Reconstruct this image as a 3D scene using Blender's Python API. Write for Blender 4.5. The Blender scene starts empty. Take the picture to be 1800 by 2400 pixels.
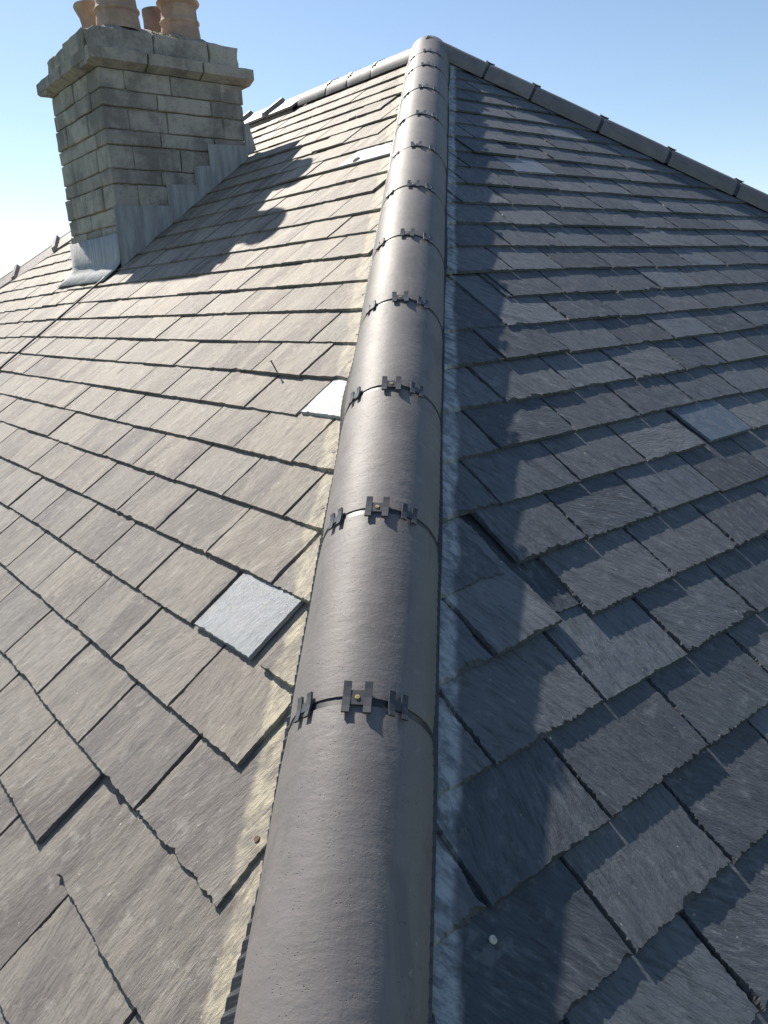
import bpy, bmesh, math, random
from mathutils import Vector, Matrix, noise

# ------------------------------------------------------------------ camera
sc = bpy.context.scene
COL = sc.collection
MC = [[0.772695, -0.204502, 0.600934], [-0.632961, -0.176650, 0.753761], [-0.047991, -0.962795, -0.265938]]
CAM = Vector((-0.211314, -0.474358, 0.968409))
cd = bpy.data.cameras.new('camera')
cam = bpy.data.objects.new('camera', cd)
COL.objects.link(cam)
r = Vector([MC[i][0] for i in range(3)])
u_ = -Vector([MC[i][1] for i in range(3)])
b_ = -Vector([MC[i][2] for i in range(3)])
m4 = Matrix((r, u_, b_)).transposed().to_4x4()
m4.translation = CAM
cam.matrix_world = m4
cd.sensor_fit = 'VERTICAL'
cd.sensor_height = 36.0
cd.lens = 1822 / 2400 * 36
cd.clip_start = 0.02
cd.clip_end = 6000
sc.camera = cam

# ------------------------------------------------------------------ light
SUN_AZ, SUN_EL = 85.5, 43.0          # azimuth from +X towards +Y
az, el = math.radians(SUN_AZ), math.radians(SUN_EL)
SUN = Vector((math.cos(el) * math.cos(az), math.cos(el) * math.sin(az), math.sin(el)))
w = bpy.data.worlds.new('World')
sc.world = w
w.use_nodes = True
nt = w.node_tree
bg = nt.nodes['Background']
sky = nt.nodes.new('ShaderNodeTexSky')
sky.sky_type = 'NISHITA'
sky.sun_disc = False
sky.sun_elevation = el
sky.sun_rotation = math.radians(90) - az
sky.altitude = 50
sky.air_density = 1.0
sky.dust_density = 0.2
sky.ozone_density = 1.2
nt.links.new(sky.outputs[0], bg.inputs[0])
bg.inputs[1].default_value = 0.088
ld = bpy.data.lights.new('sun', 'SUN')
ld.energy = 5.0
ld.angle = math.radians(0.55)
ld.color = (1.0, 0.93, 0.82)
sun = bpy.data.objects.new('sun', ld)
COL.objects.link(sun)
sun.rotation_euler = SUN.to_track_quat('Z', 'Y').to_euler()
sun.location = SUN * 30
vs = sc.view_settings
vs.view_transform = 'Standard'
vs.look = 'None'
vs.exposure = 0.66
vs.gamma = 1.0

# ------------------------------------------------------------------ roof geometry constants
PITCH = math.radians(35.3)
TP, CP = math.tan(PITCH), math.cos(PITCH)
AX = 3.40                      # apex x = y
RY = 5.75                      # far end of the ridge
GROUND_Z = -6.5
EAVE = -0.95                   # plan offset of the eaves
HD = Vector((1, 1, TP)).normalized()
N1 = Vector((-1, 1, 0)).normalized()
N2 = HD.cross(N1)
N2 = N2 if N2.z > 0 else -N2
NL = Vector((-TP, 0, 1)) * CP
NR = Vector((0, -TP, 1)) * CP


def lpt(u, v, off=0.0):
    return Vector((v * CP, u, v * CP * TP)) + NL * off


def rpt(u, v, off=0.0):
    return Vector((u, v * CP, v * CP * TP)) + NR * off


def project(p):
    q = Vector(p) - CAM
    c = [sum(MC[i][j] * q[i] for i in range(3)) for j in range(3)]
    if c[2] < 0.05:
        return None
    return 900 + 1822 * c[0] / c[2], 1200 + 1822 * c[1] / c[2], c[2]


# ------------------------------------------------------------------ helpers
def link(name, me, mat=None, parent=None, mw=None):
    o = bpy.data.objects.new(name, me)
    COL.objects.link(o)
    if mat is not None and me is not None and not me.materials:
        me.materials.append(mat)
    if parent is not None:
        o.parent = parent
    if mw is not None:
        o.matrix_local = mw
    return o


def tag(o, label=None, cat=None, group=None, kind=None):
    if label:
        o['label'] = label
    if cat:
        o['category'] = cat
    if group:
        o['group'] = group
    if kind:
        o['kind'] = kind
    return o


def empty(name, loc=(0, 0, 0)):
    o = bpy.data.objects.new(name, None)
    COL.objects.link(o)
    o.location = loc
    o.empty_display_size = 0.1
    return o


def mesh(name, vs_, fs, smooth=False):
    me = bpy.data.meshes.new(name)
    me.from_pydata([tuple(v) for v in vs_], [], fs)
    if smooth:
        me.shade_smooth()
    me.update()
    return me


def frame(origin, x, y, z):
    m = Matrix((x, y, z)).transposed().to_4x4()
    m.translation = origin
    return m


# ------------------------------------------------------------------ material toolkit
class NT:
    def __init__(self, name):
        self.m = bpy.data.materials.new(name)
        self.m.use_nodes = True
        self.t = self.m.node_tree
        self.b = self.t.nodes['Principled BSDF']

    def n(self, kind, **kw):
        nd = self.t.nodes.new(kind)
        for k, v in kw.items():
            setattr(nd, k, v)
        return nd

    def l(self, a, b):
        self.t.links.new(a, b)

    def val(self, v, sock):
        if hasattr(v, 'is_output'):
            self.l(v, sock)
        else:
            sock.default_value = v

    def math(self, op, a, b=0.0, clamp=False):
        nd = self.n('ShaderNodeMath', operation=op, use_clamp=clamp)
        self.val(a, nd.inputs[0])
        self.val(b, nd.inputs[1])
        return nd.outputs[0]

    def mapr(self, v, a, b, c=0.0, d=1.0):
        nd = self.n('ShaderNodeMapRange')
        nd.interpolation_type = 'SMOOTHSTEP'
        self.val(v, nd.inputs[0])
        for i, x in enumerate((a, b, c, d)):
            self.val(x, nd.inputs[i + 1])
        return nd.outputs[0]

    def mix(self, f, a, b, mode='MIX'):
        nd = self.n('ShaderNodeMix', data_type='RGBA', blend_type=mode)
        self.val(f, nd.inputs[0])
        for i, x in ((6, a), (7, b)):
            if hasattr(x, 'is_output'):
                self.l(x, nd.inputs[i])
            else:
                nd.inputs[i].default_value = (*x, 1)
        return nd.outputs[2]

    def mapping(self, vec, scale, rot=(0, 0, 0), loc=(0, 0, 0)):
        nd = self.n('ShaderNodeMapping')
        self.l(vec, nd.inputs[0])
        nd.inputs['Scale'].default_value = scale
        nd.inputs['Rotation'].default_value = rot
        nd.inputs['Location'].default_value = loc
        return nd.outputs[0]

    def noise(self, vec, scale=5, detail=4, rough=0.55, dist=0.0):
        nd = self.n('ShaderNodeTexNoise')
        if vec is not None:
            self.l(vec, nd.inputs['Vector'])
        nd.inputs['Scale'].default_value = scale
        nd.inputs['Detail'].default_value = detail
        nd.inputs['Roughness'].default_value = rough
        nd.inputs['Distortion'].default_value = dist
        return nd.outputs[0]

    def attr(self, name, fac=False):
        nd = self.n('ShaderNodeAttribute', attribute_name=name)
        return nd.outputs['Fac' if fac else 'Vector']

    def bump(self, h, dist, strength=1.0, normal=None):
        nd = self.n('ShaderNodeBump')
        nd.inputs['Strength'].default_value = strength
        nd.inputs['Distance'].default_value = dist
        self.l(h, nd.inputs['Height'])
        if normal is not None:
            self.l(normal, nd.inputs['Normal'])
        return nd.outputs[0]


def slate_material():
    k = NT('riven_slate')
    suv = k.attr('suv')
    rnd = k.attr('rnd', True)
    new = k.attr('fresh', True)
    sun_warmth = k.attr('sun_warmth', True)
    broad = k.noise(k.mapping(suv, (9, 1.8, 3)), 1.0, 3, 0.5, 0.4)
    fine = k.noise(k.mapping(suv, (120, 22, 3)), 1.0, 6, 0.7, 0.35)
    mid = k.noise(k.mapping(suv, (46, 9, 3)), 1.0, 4, 0.6, 0.6)
    blot = k.noise(suv, 26, 4, 0.6)
    # body colour: by slate and band, with blue shade or warm sun painted in
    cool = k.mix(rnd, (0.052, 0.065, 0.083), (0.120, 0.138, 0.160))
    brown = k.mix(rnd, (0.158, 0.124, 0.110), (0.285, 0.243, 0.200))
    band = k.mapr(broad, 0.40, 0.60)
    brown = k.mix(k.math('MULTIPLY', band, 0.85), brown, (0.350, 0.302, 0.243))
    col = k.mix(sun_warmth, cool, brown)
    light = k.mix(sun_warmth, (0.20, 0.215, 0.235), (0.50, 0.455, 0.39))
    dark = k.mix(sun_warmth, (0.017, 0.020, 0.025), (0.108, 0.091, 0.085))
    col = k.mix(k.math('MULTIPLY', k.mapr(fine, 0.50, 0.74), k.mapr(k.noise(k.mapping(suv, (5, 4, 1)), 1.0, 2, 0.5), 0.35, 0.65, 0.15, 0.7)), col, light)
    col = k.mix(k.math('MULTIPLY', k.mapr(fine, 0.50, 0.30), 0.55), col, dark)
    col = k.mix(k.math('MULTIPLY', k.mapr(mid, 0.50, 0.30), 0.45), col, dark)
    col = k.mix(k.math('MULTIPLY', k.mapr(blot, 0.56, 0.72), 0.40), col, light)
    # pale veins that follow the cleavage
    crk = k.noise(k.mapping(suv, (24, 8, 5)), 1.0, 4, 0.55, 1.7)
    ridge = k.mapr(k.math('ABSOLUTE', k.math('SUBTRACT', crk, 0.5)), 0.0, 0.04, 1.0, 0.0)
    ridge = k.math('MULTIPLY', k.math('MULTIPLY', ridge, k.mapr(k.noise(k.mapping(suv, (3, 2, 1)), 1.0, 1, 0.5), 0.40, 0.62)), k.math('MULTIPLY', sun_warmth, k.mapr(mid, 0.35, 0.6)))
    col = k.mix(k.math('MULTIPLY', ridge, 0.6), col, light)
    # dressed edges darkened: dirt, plus the shade at each course painted in
    col = k.mix(k.math('MULTIPLY', k.attr('edge', True), 0.5), col, (0.045, 0.044, 0.044))
    # lichen flecks
    fleck = k.noise(suv, 95, 2, 0.5)
    col = k.mix(k.math('MULTIPLY', k.mapr(fleck, 0.72, 0.76), k.mapr(blot, 0.4, 0.65)), col, (0.50, 0.46, 0.34))
    # old bedding-mortar residue beside the capping
    geo = k.n('ShaderNodeNewGeometry')
    dot = k.n('ShaderNodeVectorMath', operation='DOT_PRODUCT')
    k.l(geo.outputs['Position'], dot.inputs[0])
    dot.inputs[1].default_value = tuple(N1)
    lat = k.math('ABSOLUTE', dot.outputs['Value'])
    edge = k.noise(k.mapping(suv, (5, 7, 3)), 1.0, 5, 0.62)
    lim = k.math('ADD', k.math('MULTIPLY', edge, k.math('ADD', 0.05, k.math('MULTIPLY', k.math('GREATER_THAN', dot.outputs['Value'], 0.0), 0.03))), 0.138)
    resid = k.mapr(k.math('SUBTRACT', lim, lat), -0.004, 0.012)
    patch = k.mapr(k.noise(k.mapping(suv, (22, 14, 6)), 1.0, 5, 0.7), 0.36, 0.54)
    streaky = k.mapr(k.noise(k.mapping(suv, (60, 22, 6)), 1.0, 5, 0.7), 0.32, 0.62)
    resid = k.math('MULTIPLY', resid, k.math('ADD', k.math('MULTIPLY', k.math('MULTIPLY', patch, streaky), 0.80), 0.20))
    side = k.math('GREATER_THAN', dot.outputs['Value'], 0.0)
    rcol = k.mix(side, (0.42, 0.45, 0.47), (0.50, 0.445, 0.33))
    col = k.mix(resid, col, rcol)
    # freshly fitted slates: smooth, paler and bluish
    fresh = k.mix(rnd, (0.10, 0.125, 0.16), (0.44, 0.45, 0.46))
    fresh = k.mix(k.math('MULTIPLY', k.mapr(mid, 0.55, 0.35), 0.35), fresh, (0.10, 0.11, 0.13))
    fresh = k.mix(k.math('MULTIPLY', k.mapr(blot, 0.48, 0.64), 0.35), fresh, (0.25, 0.24, 0.22))
    col = k.mix(new, col, fresh)
    k.l(col, k.b.inputs['Base Color'])
    ro = k.math('ADD', k.math('MULTIPLY', mid, 0.25), 0.54)
    ro = k.math('SUBTRACT', ro, k.math('MULTIPLY', new, 0.32))
    k.l(ro, k.b.inputs['Roughness'])
    k.b.inputs['Specular IOR Level'].default_value = 0.38
    # relief
    calm = k.math('SUBTRACT', 1.0, k.math('MULTIPLY', new, 0.35))
    h = k.math('ADD', k.math('MULTIPLY', k.noise(k.mapping(suv, (230, 40, 9)), 1.0, 6, 0.75), 1.1), k.math('MULTIPLY', ridge, 0.30))
    h = k.math('ADD', h, k.math('MULTIPLY', k.noise(k.mapping(suv, (70, 28, 9)), 1.0, 5, 0.7, 0.5), 1.0))
    h = k.math('ADD', h, k.math('MULTIPLY', k.noise(k.mapping(suv, (16, 9, 4)), 1.0, 2, 0.5), 1.5))
    h = k.math('MULTIPLY', h, calm)
    n1 = k.bump(h, 0.0034, 1.0)
    k.l(n1, k.b.inputs['Normal'])
    return k.m


def tile_material():
    k = NT('concrete_capping')
    tc = k.n('ShaderNodeTexCoord').outputs['Object']
    oi = k.n('ShaderNodeObjectInfo').outputs['Random']
    sh = k.n('ShaderNodeVectorMath', operation='ADD')
    k.l(tc, sh.inputs[0])
    cmb = k.n('ShaderNodeCombineXYZ')
    k.l(k.math('MULTIPLY', oi, 37.0), cmb.inputs[0])
    k.l(k.math('MULTIPLY', oi, 53.0), cmb.inputs[1])
    k.l(cmb.outputs[0], sh.inputs[1])
    p = sh.outputs[0]
    big = k.noise(p, 7, 4, 0.6)
    smear = k.noise(k.mapping(p, (26, 70, 26)), 1.0, 4, 0.6)
    col = k.mix(k.mapr(big, 0.35, 0.65), (0.158, 0.138, 0.133), (0.222, 0.198, 0.190))
    col = k.mix(k.math('MULTIPLY', k.mapr(smear, 0.56, 0.75), 0.5), col, (0.30, 0.285, 0.265))
    col = k.mix(k.math('MULTIPLY', oi, 0.7), col, (0.135, 0.125, 0.123))
    grime = k.mapr(k.noise(k.mapping(p, (14, 5, 14)), 1.0, 5, 0.65, 0.8), 0.52, 0.70)
    col = k.mix(k.math('MULTIPLY', grime, 0.5), col, (0.085, 0.080, 0.078))
    lich = k.mapr(k.noise(p, 48, 4, 0.7), 0.63, 0.70)
    col = k.mix(k.math('MULTIPLY', k.math('MULTIPLY', lich, k.mapr(big, 0.5, 0.65)), 0.5), col, (0.36, 0.34, 0.29))
    scr = k.noise(k.mapping(p, (60, 5, 60)), 1.0, 5, 0.75)
    col = k.mix(k.math('MULTIPLY', k.mapr(scr, 0.655, 0.73), 0.5), col, (0.36, 0.35, 0.34))
    pit = k.n('ShaderNodeTexVoronoi')
    k.l(p, pit.inputs['Vector'])
    pit.inputs['Scale'].default_value = 210
    pm = k.mapr(pit.outputs['Distance'], 0.10, 0.24, 1.0, 0.0)
    gate = k.mapr(k.noise(p, 60, 2, 0.5), 0.52, 0.62)
    pm = k.math('MULTIPLY', pm, gate)
    col = k.mix(k.math('MULTIPLY', pm, 0.8), col, (0.035, 0.035, 0.038))
    k.l(col, k.b.inputs['Base Color'])
    k.l(k.math('ADD', k.math('MULTIPLY', big, 0.18), 0.53), k.b.inputs['Roughness'])
    k.b.inputs['Specular IOR Level'].default_value = 0.5
    h = k.math('ADD', k.math('MULTIPLY', k.noise(p, 170, 4, 0.7), 0.5), k.math('MULTIPLY', k.noise(k.mapping(p, (30, 60, 30)), 1.0, 3, 0.5), 0.9))
    h = k.math('SUBTRACT', h, k.math('MULTIPLY', pm, 0.9))
    k.l(k.bump(h, 0.0015, 0.7), k.b.inputs['Normal'])
    return k.m


def plain(name, col, rough=0.6, var=0.3, scale=20, bump=0.0, metallic=0.0, detail=5):
    k = NT(name)
    tc = k.n('ShaderNodeNewGeometry').outputs['Position']
    nz = k.noise(tc, scale, detail, 0.6)
    a = tuple(c * (1 - var) for c in col)
    b = tuple(min(1, c * (1 + var)) for c in col)
    k.l(k.mix(k.mapr(nz, 0.3, 0.7), a, b), k.b.inputs['Base Color'])
    k.b.inputs['Roughness'].default_value = rough
    k.b.inputs['Metallic'].default_value = metallic
    if bump:
        k.l(k.bump(k.noise(tc, scale * 3, 5, 0.65), bump), k.b.inputs['Normal'])
    return k.m


def stone_material():
    k = NT('weathered_sandstone')
    pos = k.n('ShaderNodeNewGeometry').outputs['Position']
    oi = k.n('ShaderNodeObjectInfo').outputs['Random']
    col = k.mix(oi, (0.34, 0.315, 0.285), (0.46, 0.425, 0.375))
    soot = k.mapr(k.noise(pos, 3.4, 6, 0.68), 0.42, 0.60)
    col = k.mix(k.math('MULTIPLY', soot, 0.75), col, (0.17, 0.16, 0.15))
    streak = k.mapr(k.noise(k.mapping(pos, (16, 16, 2.5)), 1.0, 4, 0.6), 0.5, 0.7)
    col = k.mix(k.math('MULTIPLY', streak, 0.4), col, (0.50, 0.48, 0.42))
    col = k.mix(k.math('MULTIPLY', k.mapr(k.noise(pos, 60, 4, 0.7), 0.55, 0.75), 0.5), col, (0.10, 0.10, 0.09))
    k.l(col, k.b.inputs['Base Color'])
    k.b.inputs['Roughness'].default_value = 0.9
    k.b.inputs['Specular IOR Level'].default_value = 0.2
    h = k.math('ADD', k.noise(pos, 42, 6, 0.7), k.math('MULTIPLY', k.noise(k.mapping(pos, (8, 8, 60)), 1.0, 4, 0.6), 0.6))
    k.l(k.bump(h, 0.012, 0.8), k.b.inputs['Normal'])
    return k.m


def lead_material():
    k = NT('lead_sheet')
    pos = k.n('ShaderNodeNewGeometry').outputs['Position']
    st = k.noise(k.mapping(pos, (30, 30, 4)), 1.0, 4, 0.6)
    col = k.mix(k.mapr(st, 0.35, 0.7), (0.27, 0.275, 0.28), (0.40, 0.405, 0.41))
    k.l(col, k.b.inputs['Base Color'])
    k.b.inputs['Roughness'].default_value = 0.75
    k.b.inputs['Metallic'].default_value = 0.0
    k.l(k.bump(k.noise(pos, 16, 4, 0.6), 0.008), k.b.inputs['Normal'])
    return k.m


M_SLATE = slate_material()
M_TILE = tile_material()
M_STONE = stone_material()
M_LEAD = lead_material()
M_MORTAR = plain('lime_mortar', (0.33, 0.30, 0.255), 0.95, 0.35, 30, 0.01)
M_UNDER = plain('roof_underlay', (0.035, 0.037, 0.042), 0.9, 0.2, 10)
M_RUBBER = plain('black_union_plastic', (0.028, 0.030, 0.034), 0.42, 0.2, 60)
M_CLIP = plain('grey_clip_plastic', (0.05, 0.052, 0.056), 0.38, 0.15, 90)
M_BRASS = plain('brass_screw', (0.50, 0.39, 0.20), 0.4, 0.15, 200, metallic=0.8)
M_POT = plain('terracotta_pot', (0.42, 0.29, 0.22), 0.85, 0.22, 9)
M_SOOT = plain('sooty_terracotta', (0.20, 0.15, 0.125), 0.85, 0.3, 12)
M_MOSS = plain('dry_moss', (0.30, 0.24, 0.12), 0.95, 0.4, 60)
M_OLDCAP = plain('old_clay_capping', (0.27, 0.225, 0.20), 0.5, 0.25, 16, 0.002)
M_CABLE = plain('grey_cable', (0.05, 0.052, 0.058), 0.5, 0.1, 30)
M_RUST = plain('rusty_iron', (0.12, 0.07, 0.045), 0.7, 0.3, 200)
M_GRIT = plain('pale_mortar_crumb', (0.52, 0.48, 0.40), 0.9, 0.2, 80)
M_RENDER = plain('rendered_wall', (0.50, 0.47, 0.40), 0.9, 0.1, 3)
M_GROUND = plain('garden_ground', (0.10, 0.13, 0.06), 0.95, 0.4, 0.4)

# ------------------------------------------------------------------ setting
e = 4000
g = link('ground', mesh('ground', [(-e, -e, GROUND_Z), (e, -e, GROUND_Z), (e, e, GROUND_Z), (-e, e, GROUND_Z)], [(0, 1, 2, 3)]), M_GROUND)
tag(g, 'ground far below the eaves', kind='structure')

XE, YE = 2 * AX - EAVE, RY + (AX - EAVE)
ZE = EAVE * TP
wz = ZE - 0.02
i0, i1, j0, j1 = EAVE + 0.35, XE - 0.35, EAVE + 0.35, YE - 0.35
wall = link('house_wall', mesh('house_wall', [(i0, j0, GROUND_Z), (i1, j0, GROUND_Z), (i1, j1, GROUND_Z), (i0, j1, GROUND_Z), (i0, j0, wz), (i1, j0, wz), (i1, j1, wz), (i0, j1, wz)],
            [(0, 1, 5, 4), (1, 2, 6, 5), (2, 3, 7, 6), (3, 0, 4, 7), (4, 5, 6, 7)]), M_RENDER)
tag(wall, 'pale rendered house walls below the slate roof', kind='structure')

DROP = -0.034
za = AX * TP


def slope(name, pts, label):
    me = mesh(name, [Vector(p) + Vector((0, 0, DROP)) for p in pts], [tuple(range(len(pts)))])
    o = link(name, me, M_UNDER)
    tag(o, label, kind='structure')
    return o


A1, A2 = (AX, AX, za), (AX, RY, za)
c00, c10, c11, c01 = (EAVE, EAVE, ZE), (XE, EAVE, ZE), (XE, YE, ZE), (EAVE, YE, ZE)
SL_L = slope('roof_slope_left', [c00, A1, A2, c01], 'sunlit pale grey slate roof slope carrying the chimney')
SL_R = slope('roof_slope_right', [c00, c10, A1], 'shaded dark blue grey slate roof slope without a chimney')
SL_B = slope('roof_slope_back', [c10, c11, A2, A1], 'roof slope behind the ridge')
SL_E = slope('roof_slope_end', [c01, A2, c11], 'roof slope behind the far hip')

# ------------------------------------------------------------------ slates
T = 0.0096          # step at each course
G = 0.159
TILT = T / G
LEN = 0.36
rng = random.Random(7)

V_L = {-5: -.77, -4: -.61, -3: -.45, -2: -.285, -1: -.122, 0: .04, 1: .205, 2: .37, 3: .53, 4: .689, 5: .848, 6: 1.003, 7: 1.157, 8: 1.311, 9: 1.462, 10: 1.625, 11: 1.782, 12: 1.94, 13: 2.095,
       14: 2.255, 15: 2.42, 16: 2.58, 17: 2.75, 18: 2.90, 19: 3.05, 20: 3.225, 21: 3.39, 22: 3.54, 23: 3.69, 24: 3.85}
V_R = {-5: -.765, -4: -.605, -3: -.44, -2: -.28, -1: -.117, 0: .045, 1: .207, 2: .372, 3: .54, 4: .70, 5: .866, 6: 1.025, 7: 1.18, 8: 1.345, 9: 1.493, 10: 1.644, 11: 1.80, 12: 1.96, 13: 2.12, 14: 2.28,
       15: 2.44, 16: 2.60, 17: 2.757, 18: 2.916, 19: 3.076, 20: 3.236, 21: 3.409, 22: 3.566, 23: 3.733, 24: 3.89}


def clip_poly(poly, a, b, c):
    """keep the part of poly where a*u + b*v + c >= 0; each vertex carries the kind of the edge that starts there"""
    out = []
    n = len(poly)
    for i in range(n):
        p, q = poly[i], poly[(i + 1) % n]
        dp, dq = a * p[0] + b * p[1] + c, a * q[0] + b * q[1] + c
        if dp >= 0:
            out.append(p)
        if (dp >= 0) != (dq >= 0):
            t = dp / (dp - dq)
            k = 'cut' if dp >= 0 else p[2]
            out.append((p[0] + t * (q[0] - p[0]), p[1] + t * (q[1] - p[1]), k))
    return out


def inset_dir(pts, i, kinds=None):
    n = len(pts)
    a, b, c = pts[i - 1], pts[i], pts[(i + 1) % n]
    d1 = Vector((b[0] - a[0], b[1] - a[1]))
    d2 = Vector((c[0] - b[0], c[1] - b[1]))
    for d in (d1, d2):
        if d.length > 1e-9:
            d.normalize()
    t = d1 + d2
    if t.length < 1e-6:
        t = d1
    t.normalize()
    return Vector((-t.y, t.x))


def slate_geo(poly, step, thick, rg, chip=1.0):
    """poly: ccw list of (u, v, edge kind) about the slate's own origin -> verts, faces"""
    pts, kinds, room = [], [], []
    n = len(poly)
    chip *= rg.uniform(0.45, 1.25)
    for i in range(n):
        p, q = poly[i], poly[(i + 1) % n]
        L = math.hypot(q[0] - p[0], q[1] - p[1])
        k = max(1, int(L / step)) if p[2] in ('tail', 'side') else 1
        for j in range(k):
            f = j / k
            if j:
                f += rg.uniform(-0.3, 0.3) / k
            pts.append((p[0] + f * (q[0] - p[0]), p[1] + f * (q[1] - p[1])))
            kinds.append(p[2])
            room.append(min(f, 1 - f) * L)
    # wander of the dressed edge
    bot, top = [], []
    ph = rg.uniform(0, 100)
    for i, p in enumerate(pts):
        d = inset_dir(pts, i)
        kd = kinds[i]
        wob = noise.noise(Vector((p[0] * 38, p[1] * 38, ph))) * 0.0020 * chip
        ins = 0.0006
        if kd == 'tail':
            f1 = noise.noise(Vector((p[0] * 95, p[1] * 95, ph + 9)))
            f2 = noise.noise(Vector((p[0] * 17, p[1] * 17, ph + 31)))
            ins = 0.0010 + max(0, f1) * 0.0085 * chip + max(0, f2 - 0.18) * 0.016 * chip + rg.random() ** 2 * 0.0022 * chip
            wob += rg.uniform(-0.0010, 0.0012) * chip + max(0, f2 - 0.3) * 0.006 * chip
        elif kd == 'side':
            f2 = noise.noise(Vector((p[0] * 14, p[1] * 14, ph + 31)))
            ins = 0.0008 + max(0, f2) * 0.010 * chip + rg.random() ** 3 * 0.003 * chip
            wob += rg.uniform(-0.0004, 0.0007) * chip
        lim = 0.0006 + 0.42 * room[i]
        wob = max(-lim, min(lim, wob))
        ins = min(ins, lim)
        b = Vector(p) + d * wob
        t = b + d * ins
        bot.append((b.x, b.y, -thick))
        top.append((t.x, t.y, 0.0))
    m = len(pts)
    fs = [tuple(range(m)), tuple(range(2 * m - 1, m - 1, -1))]
    for i in range(m):
        j = (i + 1) % m
        fs.append((i, m + i, m + j, j))
    return top + bot, fs


def fill_attrs(me, suv, rnd, fresh, sun_warmth):
    a = me.attributes.new('suv', 'FLOAT_VECTOR', 'POINT')
    a.data.foreach_set('vector', [c for v in suv for c in v])
    n = len(me.polygons)
    for nm, val in (('rnd', rnd), ('fresh', fresh), ('sun_warmth', sun_warmth), ('edge', [1.0 if len(p.vertices) == 4 and p.area < 0.002 else 0.0 for p in me.polygons])):
        at = me.attributes.new(nm, 'FLOAT', 'FACE')
        at.data.foreach_set('value', val if isinstance(val, list) else [val] * n)


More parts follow.
